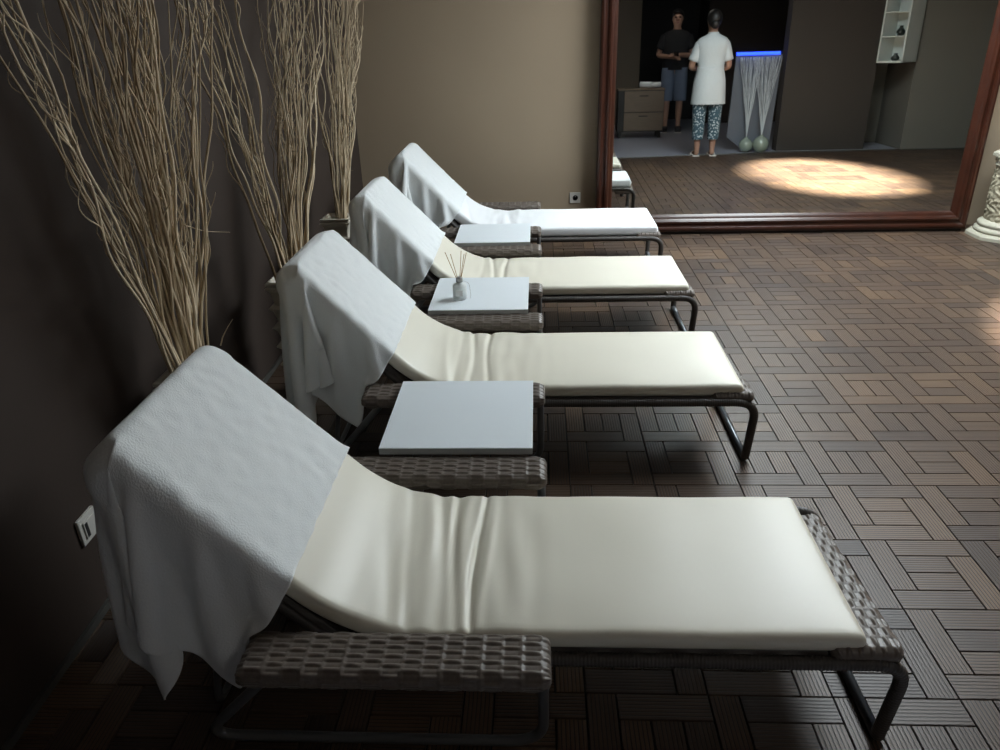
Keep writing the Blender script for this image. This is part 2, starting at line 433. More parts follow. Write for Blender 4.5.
# ------------------------------------------------------------------ the great mirror
mir = empty('framed_mirror', (1.0, 2.455, 0.0)); mir.rotation_euler = (math.radians(-1.2), 0, math.radians(-1.0))
tag(mir, 'huge floor-standing mirror in a polished mahogany frame leaning on the beige wall', 'mirror')
def rect_frame(x0, x1, z0, z1, prof):
    """prof: (inset from the outer edge, y)"""
    bm = bmesh.new(); rings = []
    for d, y in prof:
        rings.append([bm.verts.new(p) for p in ((x0 + d, y, z0 + d * 1.06), (x1 - d, y, z0 + d * 1.06), (x1 - d, y, z1 - d), (x0 + d, y, z1 - d))])
    for a, b in zip(rings, rings[1:] + rings[:1]):
        for k in range(4):
            bm.faces.new((a[k], a[(k + 1) % 4], b[(k + 1) % 4], b[k]))
    return bm
prof = [(0, .03), (0, -.030), (.006, -.040), (.020, -.046), (.030, -.043), (.036, -.034), (.046, -.033), (.058, -.044), (.070, -.047), (.080, -.040), (.086, -.026), (.098, -.020), (.106, -.014), (.112, -.002), (.112, .03)]
obj('frame', rect_frame(-1.572, 1.166, 0.020, 2.35, [(d * 1.08, y) for d, y in prof]), M['mahogany'], mir)
obj('glass', bx(-1.50, 1.10, 0.0, 0.02, 0.10, 2.28), M['mirror'], mir)
obj('base_shadow', bx(-1.55, 1.145, -0.015, 0.028, 0.0, 0.02), M['cab_dark'], mir)  # dark strip stands in for the shadow under the frame

# ------------------------------------------------------------------ sockets
def socket(loc, rz, label, kind):
    e = empty('wall_socket', loc, rz)           # local -Y faces the room
    tag(e, label, 'socket')
    obj('faceplate', bx(-.041, .041, -.010, 0, -.041, .041, bev=.003), M['socket'], e)
    if kind == 'round':
        bm = bmesh.new(); lathe(bm, [(.0205, 0), (.0205, .0012), (.017, .0012), (.016, -.0), (.004, -.0)], 20)
        c = obj('recess', bm, M['socket_hole'], e, loc=(0.002, -.0105, 0), rot=(PI / 2, 0, 0))
        bm = bmesh.new(); lathe(bm, [(.0035, 0), (.0035, .004), (.002, .005)], 10)
        obj('earth_pin', bm, M['collar'], e, loc=(0.002, -.0115, .009), rot=(PI / 2, 0, 0))
    else:
        obj('rocker', bx(-.026, .026, -.0145, -.009, -.026, .026, bev=.002), M['socket'], e)
        obj('slot', bx(-.022, -.010, -.0158, -.0135, -.022, .022, bev=.001), M['socket_hole'], e)
socket((-0.722, FARY, 0.262), 0, 'small square white power socket low on the beige wall beside the mirror', 'round')
socket((WL(-1.50), -1.50, 0.272), math.radians(90 + 1.33), 'square white wall switch plate low on the dark wall behind the nearest lounger', 'rocker')

# ------------------------------------------------------------------ sun loungers
HW = 0.262            # half width of the bed
PIV = (-0.422, 0.268); TH = math.radians(46); BL = 0.665    # hinge of the backrest (local x), slope, length
DX, DZ = -math.cos(TH), math.sin(TH)
def weave_slab(Lx, W, H, r, px=0.046, ps=0.0105, amp=0.0032, nx=None, step=0.0038, seed=0):
    """woven slab, long in x, cross-section a rounded rectangle W x H, ends rounded off"""
    # perimeter samples
    per = []; K = 6
    def corner(cx, cy, a0):
        for k in range(K + 1):
            a = a0 + (PI / 2) * k / K; per.append((cx + r * math.cos(a), cy + r * math.sin(a), math.cos(a), math.sin(a)))
    corner(W / 2 - r, H / 2 - r, 0); corner(-W / 2 + r, H / 2 - r, PI / 2); corner(-W / 2 + r, -H / 2 + r, PI); corner(W / 2 - r, -H / 2 + r, 1.5 * PI)
    # resample perimeter
    P = per + [per[0]]; L = [0]
    for a, b in zip(P, P[1:]): L.append(L[-1] + math.hypot(b[0] - a[0], b[1] - a[1]))
    tot = L[-1]; rows = max(8, round(tot / ps / 2) * 2); ns = rows * 8
    S = []; j = 0
    for i in range(ns):
        s = tot * i / ns
        while L[j + 1] < s: j += 1
        t = (s - L[j]) / max(1e-9, L[j + 1] - L[j]); S.append([P[j][q] * (1 - t) + P[j + 1][q] * t for q in range(4)])
    nx = nx or int(Lx / step)
    verts = []; faces = []
    for ix in range(nx + 1):
        x = -Lx / 2 + Lx * ix / nx
        e = max(0.0, abs(x) - (Lx / 2 - r * 1.3)) / (r * 1.3); sh = r * 0.95 * (1 - math.sqrt(max(0, 1 - e * e)))
        for i, (y, z, ny, nz) in enumerate(S):
            row = i / 8.0; k = int(row); t = row - k
            stake = math.cos(PI * x / px + PI * k)                       # over / under
            prof_ = math.sin(PI * min(1, max(0, t))) ** 1.0 if t > 0 else 0.0
            h = amp * (prof_ * (0.15 + 0.85 * max(0, stake) ** 0.6))
            xs = (x / px) % 1.0
            if abs(xs - 0.5) < 0.07: h = max(h, amp * 0.6)               # stakes showing
            h -= sh
            verts.append((x, y + ny * h, z + nz * h))
    n = len(S)
    for ix in range(nx):
        for i in range(n):
            a = ix * n + i; b = ix * n + (i + 1) % n
            faces.append((a, b, b + n, a + n))
    faces.append(tuple(range(n))[::-1]); faces.append(tuple(nx * n + i for i in range(n)))
    me = bpy.data.meshes.new('weave'); me.from_pydata(verts, [], faces); me.update()
    return me
arm_mesh = weave_slab(0.638, 0.122, 0.044, 0.020, px=0.040, ps=0.0120, amp=0.0046)
foot_mesh = weave_slab(0.54, 0.15, 0.040, 0.019, px=0.030, ps=0.0125, amp=0.0045)
bed_mesh = weave_slab(1.10, 0.50, 0.035, 0.014, px=0.05, ps=0.014, amp=0.003, step=0.012)
back_mesh = weave_slab(0.66, 0.50, 0.030, 0.012, px=0.05, ps=0.014, amp=0.003, step=0.012)

def wrapped(bm, pts, r, pitch=0.008, sides=10):
    pts = resample(pts, pitch / 4); n = len(pts) - 1
    tube(bm, pts, lambda t: r * (1 + 0.10 * abs(math.sin(PI * t * n / 4.0))), sides)

def pad_path(x_foot):
    """bottom line of the cushion from foot to head: list of (x,z,nx,nz,s)"""
    z0 = 0.272; pts = []
    hx, hz = PIV[0] + 0.005, z0
    R = 0.42; tl = R * math.tan(TH / 2)
    xs = hx + tl
    n = 50
    for i in range(n): pts.append((x_foot + (xs - x_foot) * i / n, z0, 0.0, 1.0))
    for i in range(24):
        a = TH * i / 24; pts.append((xs - R * math.sin(a), z0 + R * (1 - math.cos(a)), math.sin(a), math.cos(a)))
    ex, ez = hx + DX * tl, hz + DZ * tl
    fx, fz = PIV[0] + DX * (BL - .016), PIV[1] + DZ * (BL - .016) + .004
    for i in range(33):
        t = i / 32; pts.append((ex + (fx - ex) * t, ez + (fz - ez) * t, math.sin(TH), math.cos(TH)))
    return pts
# folds: (distance from the hinge towards the foot, slant, width, height)
CREASES = {
 0: [(.140, .06, .0065, -.013), (.162, .05, .012, .005), (.085, .10, .011, -.011), (.108, .08, .014, .005), (.045, .16, .016, -.008), (.005, .35, .022, .006), (-.045, .55, .016, -.008), (-.10, .6, .028, -.004), (.22, .02, .03, .003)],
 1: [(.13, .04, .009, -.011), (.055, .10, .013, -.011), (.035, .12, .014, .006), (.0, .2, .014, -.008), (-.05, .3, .018, .005), (.17, .05, .02, .004)],
 2: [(.14, .03, .011, -.010), (.07, .05, .012, -.010), (.045, .06, .014, .005), (.0, .10, .013, -.007)],
 3: [(.05, .3, .02, -.006), (-.3, .9, .02, -.007), (-.38, .9, .025, .006), (.1, .1, .02, .005)],
}
def pad_mesh(x_foot, variant, thick=0.046):
    P = pad_path(x_foot); n = len(P)
    # distance measured from the hinge side: fold positions as distance from the foot
    L = [0]
    for a, b in zip(P, P[1:]): L.append(L[-1] + math.hypot(b[0] - a[0], b[1] - a[1]))
    tot = L[-1]; hinge = L[50]
    W = HW - 0.006; r = 0.016
    ny = 40
    # rounded cross-section: list of (y, h) going round, top side dense
    sec = []
    for k in range(7): a = -PI / 2 + PI / 2 * k / 6; sec.append((W - r + r * math.cos(a), r + r * math.sin(a), 0))
    for k in range(1, 7): a = PI / 2 * k / 6; sec.append((W - r + r * math.cos(a), thick - r + r * math.sin(a), k / 6))
    for k in range(1, ny): sec.append((W - r - 2 * (W - r) * k / ny, thick, 1))
    for k in range(7): a = PI / 2 + PI / 2 * k / 6; sec.append((-W + r + r * math.cos(a), thick - r + r * math.sin(a), 1 - k / 6))
    for k in range(1, 7): a = PI + PI / 2 * k / 6; sec.append((-W + r + r * math.cos(a), r + r * math.sin(a), 0))
    verts = []; faces = []; m_ = len(sec)
    step = 0.006; ns = int(tot / step)
    j = 0
    for i in range(ns + 1):
        s = tot * i / ns
        while j < n - 2 and L[j + 1] < s: j += 1
        t = (s - L[j]) / max(1e-9, L[j + 1] - L[j])
        x, z, nx_, nz_ = [P[j][q] * (1 - t) + P[j + 1][q] * t for q in range(4)]
        e = max(0.0, 1 - min(s, tot - s) / (r * 1.2)); sh = r * (1 - math.sqrt(max(0, 1 - e * e)))
        for (y, h, topw) in sec:
            hh = h
            if topw > 0:
                crown = 0.007 * (1 - (y / W) ** 4) * (1 - math.exp(-min(s, tot - s) / 0.04))
                d = crown
                for (c, k, sg, a) in CREASES[variant]:
                    c -= (.062, .095, .08, 0.0)[variant]
                    c2 = hinge - c + k * 0.35 * y + 0.012 * math.sin(7 * y + c * 31)
                    q = (s - c2) / sg
                    fade = 0.65 + 0.35 * math.sin(5 * y + c * 17)
                    d += a * fade * math.exp(-q * q)
                d += 0.0035 * noise.noise(Vector((s * 5, y * 4, variant * 3.1)))
                bend = math.exp(-((s - hinge + 0.05) / 0.18) ** 2)
                d += 0.006 * bend * noise.noise(Vector((s * 22, y * 5, variant * 5.0)))
                hh += d * topw
            yy = y * (1 - sh / W * 0.8)
            hm = thick / 2; hh = hm + (hh - hm) * (1 - sh / r * 0.75)
            verts.append((x + nx_ * hh, yy, z + nz_ * hh))
    for i in range(ns):
        for k in range(m_):
            a = i * m_ + k; b = i * m_ + (k + 1) % m_
            faces.append((a, b, b + m_, a + m_))
    faces.append(tuple(range(m_))[::-1]); faces.append(tuple(ns * m_ + k for k in range(m_)))
    me = bpy.data.meshes.new('cushion'); me.from_pydata(verts, [], faces); me.update()
    return me

def make_lounger():
    root = empty('sun_lounger', (0, 0, 0))
    # bed of woven cane, foot roll, backrest panel
    link('woven_bed', bed_mesh, M['wrap'], root, loc=(0.125, 0, 0.2535), smooth=True)
    link('woven_foot_end', foot_mesh, M['wicker'], root, loc=(0.683, 0, 0.2535), rot=(0, math.radians(4), PI / 2), smooth=True)
    cx, cz = PIV[0] + DX * BL / 2 - .011, PIV[1] + DZ * BL / 2 - .012
    link('backrest_panel', back_mesh, M['wrap'], root, loc=(cx, 0, cz), rot=(0, TH, 0), smooth=True)
    # side rails that bend down into the wrapped front legs, a floor bar between them
    for s in (-1, 1):
        y = s * (HW + 0.004)
        bm = bmesh.new()
        pts = arc_path([(-0.44, y, 0.256), (0.768, y, 0.256), (0.757, y * 0.93, 0.012)], 0.075, 8)
        wrapped(bm, pts, 0.0145)
        obj('side_rail', bm, M['wrap'], root, smooth=True)
    bm = bmesh.new(); yb = (HW + .004) * 0.93
    tube(bm, [(0.754, -yb, 0.014), (0.754, yb, 0.014)], 0.0125, 12)
    obj('floor_bar', bm, M['tube'], root, smooth=True)
    bm = bmesh.new(); tube(bm, [(0.754, yb - .10, 0.014), (0.754, yb - .02, 0.014)], 0.0155, 12)
    obj('sleeve', bm, M['tube'], root, smooth=True)
    # armrests on tube loops that stand on the floor
    for s in (-1, 1):
        ya = s * (HW + 0.083)
        link('armrest', arm_mesh, M['wicker'], root, loc=(-0.308, ya, 0.330), smooth=True)
        bm = bmesh.new(); yf = s * (HW + 0.02)
        pts = arc_path([(-0.56, ya, 0.306), (-0.800, yf, 0.013), (-0.004, yf, 0.013), (-0.005, ya, 0.306)], 0.09, 10)
        tube(bm, resample(pts, 0.012), 0.0120, 12)
        obj('leg', bm, M['tube_dark'], root, smooth=True)
    # backrest frame, its prop and the cross bar behind
    bm = bmesh.new()
    e = (PIV[0] + DX * (BL - .022) - .016, PIV[1] + DZ * (BL - .022) - .016)
    tube(bm, resample(arc_path([(PIV[0] - .012, -HW + .01, PIV[1] - .022), (e[0], -HW + .018, e[1]), (e[0], HW - .018, e[1]), (PIV[0] - .012, HW - .01, PIV[1] - .022)], 0.05, 8), .02), 0.0125, 10)
    obj('backrest_frame', bm, M['wrap'], root, smooth=True)
    bm = bmesh.new()
    p = (PIV[0] + DX * .40 - .02, PIV[1] + DZ * .40 - .03)
    tube(bm, resample(arc_path([(p[0], -.2, p[1]), (-0.80, -.2, 0.014), (-0.80, .2, 0.014), (p[0], .2, p[1])], .04, 6), .02), 0.009, 10)
    obj('prop', bm, M['tube_dark'], root, smooth=True)
    bm = bmesh.new(); tube(bm, [(-0.44, -HW, 0.235), (-0.44, HW, 0.235)], 0.012, 10)
    for s in (-1, 1): tube(bm, [(-0.43, s * (HW + .005), .246), (-0.43, s * (HW + .075), .30)], 0.011, 10)
    obj('cross_bar', bm, M['tube_dark'], root, smooth=True)
    return root

LC = [-1.665, -0.490, 0.598, 1.690]
LLAB = ['nearest lounger with cream leatherette cushion, woven foot end showing past the cushion',
        'second lounger from the viewer, cream cushion, between the nearest two white tabletops',
        'third lounger from the viewer, cream cushion, behind the tabletop with the reed diffuser',
        'farthest lounger, with bright white fitted cushion, beside the beige wall and mirror']
LOC_X = -1.0
proto = make_lounger()
loungers = []
for i, c in enumerate(LC):
    o = proto if i == 0 else copy_tree(proto)
    o.location = (LOC_X, c, 0)
    tag(o, LLAB[i], 'lounger', 'sun loungers in a row')
    loungers.append(o)
for i, o in enumerate(loungers):
    xf = [0.682, 0.722, 0.732, 0.742][i]
    link('cushion', pad_mesh(xf, i, 0.046 if i < 3 else 0.058), M['leather_white' if i == 3 else 'leather'], o, smooth=True)
    if i == 3: pass

# ------------------------------------------------------------------ towels: a small cloth simulation
def sim_towel(seed, over_y_neg, over_y_pos, a0, la, thick=0.046, skew=0.0, cell=0.02, steps=240):
    rng = np.random.RandomState(seed)
    La = la; Lb = over_y_neg + over_y_pos + 2 * HW
    na = int(La / cell) + 1; nb = int(Lb / cell) + 1
    A = np.linspace(0, La, na); B = np.linspace(-HW - over_y_neg, HW + over_y_pos, nb)
    nrm = np.array([math.sin(TH), math.cos(TH)]); d = np.array([DX, DZ])
    base = np.array([PIV[0], PIV[1] + .004]) + nrm * (thick + 0.016)
    X = np.zeros((na, nb, 3))
    t = a0 + A[:, None] + skew * B[None, :]
    X[..., 0] = base[0] + d[0] * t; X[..., 2] = base[1] + d[1] * t; X[..., 1] = B[None, :] + 0 * A[:, None]
    over = np.clip(t - BL, 0, None)
    X += rng.normal(0, 0.0015, X.shape)
    V = np.zeros_like(X)
    tB = B[None, :] + 0 * A[:, None]
    pin = (t < BL - 0.004) & (np.abs(tB) < HW - 0.008)
    pinw = np.where(pin, 0.0, 1.0)[..., None]
    P0 = X.copy()
    # gather wrinkles on the hanging parts: shorter rest length near the head
    def project(Xa, Xb, wa, wb, rest, k):
        dlt = Xb - Xa; L = np.sqrt((dlt ** 2).sum(-1, keepdims=True)) + 1e-9
        ws = wa + wb; ws = np.where(ws == 0, 1, ws)
        c = (L - rest) / L * dlt * k / ws
        return wa * c, wb * c
    def pass_(X, ax, off, start, rest, k):
        sl = [slice(None)] * 3; sa = [slice(None)] * 3
        n = X.shape[ax]
        ia = np.arange(start, n - off, 2 * off if off == 1 else 2 * off)
        for s in range(1 if off == 1 else off):
            idx = ia + s; idx = idx[idx + off < n]
            if len(idx) == 0: continue
            Xa = np.take(X, idx, ax); Xb = np.take(X, idx + off, ax)
            wa = np.take(pinw, idx, ax); wb = np.take(pinw, idx + off, ax)
            ca, cb = project(Xa, Xb, wa, wb, rest, k)
            if ax == 0: X[idx] = Xa + ca; X[idx + off] = Xb - cb
            else: X[:, idx] = Xa + ca; X[:, idx + off] = Xb - cb
    ha = A[1] - A[0]; hb = B[1] - B[0]; hd = math.hypot(ha, hb)
    # collision box of the backrest + cushion in slope coordinates
    cen_t = BL / 2; half = np.array([BL / 2 + .010, HW + .006, (thick + .075) / 2]); rr = 0.010
    mid = (thick + 0.004) - half[2]
    org = np.array([PIV[0], PIV[1] + .004])
    def collide(X, Vp):
        rel = X[..., [0, 2]] - org
        u = rel @ d - cen_t; n_ = rel @ nrm - mid; y = X[..., 1]
        q = np.stack([u, y, n_], -1); h = half - rr
        cl = np.clip(q, -h, h); dif = q - cl; dist = np.sqrt((dif ** 2).sum(-1))
        inside_core = dist < 1e-9
        pen = (dist < rr + 0.004) & ~inside_core
        new = cl + dif / np.maximum(dist, 1e-9)[..., None] * (rr + 0.004)
        # deep inside: push out along the least axis
        gap = h - np.abs(q); ax = np.argmin(gap, -1)
        deep = inside_core
        q2 = np.where(pen[..., None], new, q)
        if deep.any():
            ii = np.argwhere(deep)
            for (a, b) in ii:
                k = ax[a, b]; q2[a, b, k] = np.sign(q[a, b, k]) * (half[k] + 0.004)
        hit = pen | deep
        u2 = q2[..., 0] + cen_t; n2 = q2[..., 2] + mid
        X[..., 0] = np.where(hit, org[0] + d[0] * u2 + nrm[0] * n2, X[..., 0])
        X[..., 2] = np.where(hit, org[1] + d[1] * u2 + nrm[1] * n2, X[..., 2])
        X[..., 1] = np.where(hit, q2[..., 1], X[..., 1])
        # armrest solid
        for s in (-1, 1):
            ya = s * (HW + .083)
            qa = np.stack([X[..., 0] + 0.305, X[..., 1] - ya, X[..., 2] - 0.20], -1); ha_ = np.array([.325, .07, .16])
            ins = (np.abs(qa) < ha_).all(-1)
            push = ins & (X[..., 2] > 0.33)
            X[..., 2] = np.where(push, 0.361, X[..., 2])
            X[..., 0] = np.where(ins & ~push, -0.305 - .325, X[..., 0])
        X[..., 2] = np.maximum(X[..., 2], 0.012)
        X[..., 0] = np.maximum(X[..., 0], -1.215)
        return hit
    dt = 1 / 60.0; g = np.array([0, 0, -9.8])
    wind = rng.normal(0, 1, (5, 2))
    # uneven lengths gather the hanging cloth into folds
    for it in range(steps):
        V = V * (0.965 if it < 150 else 0.93) + g * dt
        if it < 60:      # a push inwards and ripples so the overhang folds instead of staying flat
            ph = 14 * A[:, None] + seed
            V[..., 1] += 0.25 * dt * np.sin(ph * 1.3) * np.sign(tB)
            V[..., 0] += 0.9 * dt * np.sin(17 * tB + seed) * (over > 0)
        Xp = X + V * dt * pinw
        for k in range(14):
            for ax, rest in ((0, ha), (1, hb)):
                for st in (0, 1): pass_(Xp, ax, 1, st, rest, 1.0)
            for ax, rest in ((0, ha * 2), (1, hb * 2)):
                for st in (0, 2): pass_(Xp, ax, 2, st, rest, 0.10)
            # shear
            for (sa, sb) in (((slice(0, -1), slice(0, -1)), (slice(1, None), slice(1, None))), ((slice(1, None), slice(0, -1)), (slice(0, -1), slice(1, None)))):
                ca, cb = project(Xp[sa], Xp[sb], pinw[sa], pinw[sb], hd, 0.5)
                Xp[sa] += ca; Xp[sb] -= cb
            if k % 4 == 3: collide(Xp, V)
        hit = collide(Xp, V)
        V = (Xp - X) / dt
        V[hit] *= 0.3
        X = Xp
    # pinned part settles on the cushion
    X[..., 0] = np.where(pin, X[..., 0] - nrm[0] * 0.0035, X[..., 0]); X[..., 2] = np.where(pin, X[..., 2] - nrm[1] * 0.0035, X[..., 2])
    verts = X.reshape(-1, 3); faces = []
    for i in range(na - 1):
        for j in range(nb - 1):
            a = i * nb + j; faces.append((a, a + 1, a + nb + 1, a + nb))
    me = bpy.data.meshes.new('towel'); me.from_pydata(verts.tolist(), [], faces)
    uv = me.uv_layers.new(name='UVMap')
    lv = np.zeros(len(me.loops), dtype=np.int32); me.loops.foreach_get('vertex_index', lv)
    ii = lv // nb; jj = lv % nb
    uv.data.foreach_set('uv', np.stack([A[ii], B[jj]], -1).astype(np.float32).ravel())
    me.update(); return me
TLAB = ['pale towel draped over the raised back of the nearest lounger, by the wall switch',
        'white towel draped over the raised back of the second lounger from the viewer',
        'white towel draped over the raised back of the third lounger from the viewer',
        'white towel draped over the raised back of the farthest lounger by the beige wall']
TS = [(11, .34, .30, .215, .87, 0.0), (5, .35, .28, .205, .98, 0.0), (23, .36, .28, .205, .95, 0.0), (31, .30, .28, .18, .90, 0.0)]
for i, (sd, on, op, a0, la, sk_) in enumerate(TS):
    me = sim_towel(sd, on, op, a0, la, 0.046 if i < 3 else 0.058, sk_)
    o = link('draped_towel', me, M['towel'], None, loc=(LOC_X, LC[i], 0), smooth=True)
    s = o.modifiers.new('sub', 'SUBSURF'); s.levels = 1; s.render_levels = 2
    s = o.modifiers.new('solid', 'SOLIDIFY'); s.thickness = 0.004; s.offset = 0
    tag(o, TLAB[i], 'towel', 'towels over the lounger backs')

# ------------------------------------------------------------------ white tabletops across neighbouring armrests
BO = [(-1.487, -1.030, -1.258, -0.812), (-1.495, -1.055, -0.115, 0.330), (-1.490, -1.055, 0.960, 1.378)]
BLAB = ['largest-looking white tabletop, empty, resting on the armrests between the nearest two loungers',
        'white tabletop carrying the reed diffuser bottle, between the middle two loungers',
        'empty white tabletop farthest from the viewer, beside the farthest lounger']
for (x0, x1, y0, y1), lb in zip(BO, BLAB):
    e = empty('tabletop', ((x0 + x1) / 2, (y0 + y1) / 2, 0.3535))
    hx, hy = (x1 - x0) / 2, (y1 - y0) / 2
    obj('surface', bx(-hx, hx, -hy, hy, 0.019, 0.022, bev=.0008, seg=1), M['board'], e)
    obj('edge_band', bx(-hx + .0005, hx - .0005, -hy + .0005, hy - .0005, 0.0, 0.019), M['board_edge'], e)
    tag(e, lb, 'tabletop', 'white tabletops between the loungers')

# ------------------------------------------------------------------ reed diffuser
df = empty('reed_diffuser', (-1.365, 0.03, 0.3755)); tag(df, 'small frosted glass reed diffuser bottle standing on the middle white tabletop', 'diffuser')
bm = bmesh.new(); lathe(bm, [(.004, 0), (.028, 0), (.032, .004), (.032, .062), (.028, .070), (.014, .074), (.012, .084)], 28); obj('bottle', bm, M['bottle_glass'], df, smooth=True)
bm = bmesh.new(); lathe(bm, [(.0145, .080), (.0155, .082), (.0155, .100), (.0145, .102), (.009, .102)], 24); obj('collar', bm, M['collar'], df, smooth=True)
for (dx, dy) in ((-.058, .01), (-.030, -.02), (.012, .03), (.038, .0), (.030, -.02)):
    bm = bmesh.new(); tube(bm, [(-dx * .1, -dy * .1, .03), (dx * .25, dy * .25, .10), (dx, dy, .215)], .0016, 6); obj('reed', bm, M['reed'], df)
bm = bmesh.new(); tube(bm, arc_path([(.012, -.01, .09), (.045, -.012, .08), (.050, -.012, .02), (.046, -.013, .004)], .02, 5), .0008, 5); c = obj('tag_string', bm, M['tag'], df)
obj('paper_tag', bx(-.016, .016, -.0335, -.0325, .022, .05), M['tag'], df)

# ------------------------------------------------------------------ tiered vases with curly willow
def tier_vase(loc, label):
    bm = bmesh.new(); prof = [(.075, 0.0)]; z = 0.0; th = 0.088; n = 6
    for k in range(n):
        w0 = .082 + .003 * k; z = k * th
        w0 -= .012; prof += [(w0, z + .004), (w0 + .003, z + .03), (w0 + .014, z + .062), (w0 + .032, z + .076), (w0 + .034, z + .082), (w0 + .004, z + .087)]
    prof += [(.112, .532), (.114, .543), (.098, .546), (.075, .53), (.070, .40), (.01, .39)]
    lathe(bm, [(r, z) for r, z in prof], 4, a0=PI / 4)
    o = obj('tiered_vase', bm, M['vase'], None, loc=loc)
    b = o.modifiers.new('bev', 'BEVEL'); b.width = 0.003; b.segments = 2
    return tag(o, label, 'vase', 'square tiered floor vases along the dark wall')
VP = [(-2.105, -1.08), (-2.075, -0.150), (-2.14, 0.95)]
VL = ['cream square tiered floor vase hidden behind the nearest lounger back', 'cream tiered floor vase beside the second lounger back, with ridged side showing',
      'cream tiered floor vase with its square rim showing, farthest of the three']
for (x, y), l in zip(VP, VL): tier_vase((x, y, 0), l)

def willow(rng, base, top, r0, wob, n=46, forks=3):
    """one curly stick from base towards top"""
    bm = bmesh.new(); base = Vector(base); top = Vector(top); ax = top - base; L = ax.length
    u = ax.normalized(); a = u.cross(Vector((0, 1, 0.1))).normalized(); b = u.cross(a)
    f1 = rng.uniform(5, 9); f2 = rng.uniform(11, 17); p1, p2, p3, p4 = [rng.uniform(0, 6.28) for _ in range(4)]
    def pos(t):
        k = min(1, t * 4) * wob * (.6 + 1.0 * t)
        p = base + ax * t + a * (k * (math.sin(f1 * t * L * 1.6 + p1) + .45 * math.sin(f2 * t * L * 1.4 + p2))) + b * (k * (math.sin(f1 * .83 * t * L * 1.6 + p3) + .45 * math.sin(f2 * t * L * 1.3 + p4)))
        return p
    clampx = lambda p: Vector((max(p.x, WL(p.y) + .012), p.y, min(p.z, CEIL - .02)))
    tube(bm, [clampx(pos(i / (n - 1))) for i in range(n)], lambda t: r0 * (1 - .72 * t) , 6)
    for f in range(forks):
        t0 = rng.uniform(.25, .8); p0 = pos(t0); dr = (u * rng.uniform(.7, 1.2) + a * rng.uniform(-.22, .22) + b * rng.uniform(-.22, .22)).normalized()
        l = rng.uniform(.15, .5) * (1.2 - t0); q1, q2 = rng.uniform(0, 6.28), rng.uniform(0, 6.28); fr = rng.uniform(9, 16)
        pts = []
        for i in range(18):
            t = i / 17; w_ = .012 * min(1, 3 * t)
            dd = (dr * (1 - .5 * t) + u * .5 * t)
            pts.append(clampx(p0 + dd * (l * t) + a * (w_ * math.sin(fr * t * l * 3 + q1) - w_ * math.sin(q1)) + b * (w_ * math.sin(fr * t * l * 3 + q2) - w_ * math.sin(q2))))
        tube(bm, pts, lambda t: r0 * .42 * (1 - .7 * t), 5)
    return bm
# bundle: vase index, list of strands (y at z=1.58 seen on x=-2.07, how many sticks, spread)
BUN = [
 (0, [(-1.55, 4, .012), (-1.40, 6, .016), (-1.22, 7, .03), (-1.13, 12, .035), (-1.02, 10, .035), (-0.90, 7, .03), (-0.74, 6, .018), (-0.62, 5, .014)],
  'nearest', ['outermost left strand leaning to the top corner', 'second strand from the left', 'left edge of the dense middle', 'dense middle', 'dense middle, right of centre', 'sparser strand right of the dense middle', 'upright strand second from the right', 'upright rightmost strand']),
 (1, [(-0.54, 6, .02), (-0.40, 6, .02), (0.22, 9, .03), (0.36, 12, .04), (0.58, 9, .035)],
  'middle', ['outermost left strand leaning left', 'second strand from the left', 'left of the dense upright strands', 'densest upright strand', 'upright rightmost strand']),
 (2, [(0.85, 7, .06), (1.05, 9, .08), (1.30, 9, .08), (1.55, 5, .06)],
  'farthest', ['leftmost strand', 'middle-left strand', 'middle-right strand', 'rightmost strand nearest the beige wall']),
]
rng = random.Random(7)
for vi, strands, which, words in BUN:
    vx, vy = VP[vi]
    for (yt, cnt, spr), word in zip(strands, words):
        for k in range(cnt):
            bx0 = vx + rng.uniform(-.028, .028) + .01; by0 = vy + (yt - vy) * .02 + rng.uniform(-.024, .024); z0 = 0.40
            xt = -2.07 + rng.uniform(-.10, .08); yy = yt + rng.gauss(0, spr)
            zt = rng.uniform(1.75, 2.25); f = (zt - .55) / (1.58 - .55)
            xa = vx + (xt - vx) * f; top = (max(xa, WL(0) + .05), vy + (yy - vy) * f, zt)
            bmw = willow(rng, (bx0, by0, z0), top, rng.uniform(.0036, .0066), rng.uniform(.006, .013), forks=rng.choice((2, 3, 3, 4)))
            o = obj('willow_branch', bmw, M['twig'], None, smooth=True)
            tag(o, 'dry curly willow branch, %s vase, %s' % (which, word), 'branch', 'willow branches, %s vase, %s' % (which, word))
# a few stray twigs that stick out sideways
STR = [((-2.08, -0.95, .975), (-2.03, -0.76, .907), .0022), ((-2.08, -0.885, .55), (-2.03, -0.855, .63), .0025), ((-2.12, 1.10, .778), (-2.10, 1.245, .745), .002)]
# ------------------------------------------------------------------ carved pedestal at the right of the mirror
pd = empty('carved_pedestal', (2.385, 2.26, 0)); tag(pd, 'cream carved stone pedestal with an octagonal base standing right of the mirror', 'pedestal')
bm = bmesh.new(); lathe(bm, [(.262, 0), (.262, .022), (.252, .034), (.23, .036)], 8, a0=PI / 8); obj('base_plate', bm, M['stone_plain'], pd)
bm = bmesh.new(); lathe(bm, [(.205, .034), (.218, .045), (.218, .060), (.202, .070), (.194, .080), (.204, .088), (.202, .102), (.185, .112), (.17, .12)], 48); obj('base_moulding', bm, M['stone_plain'], pd, smooth=True)
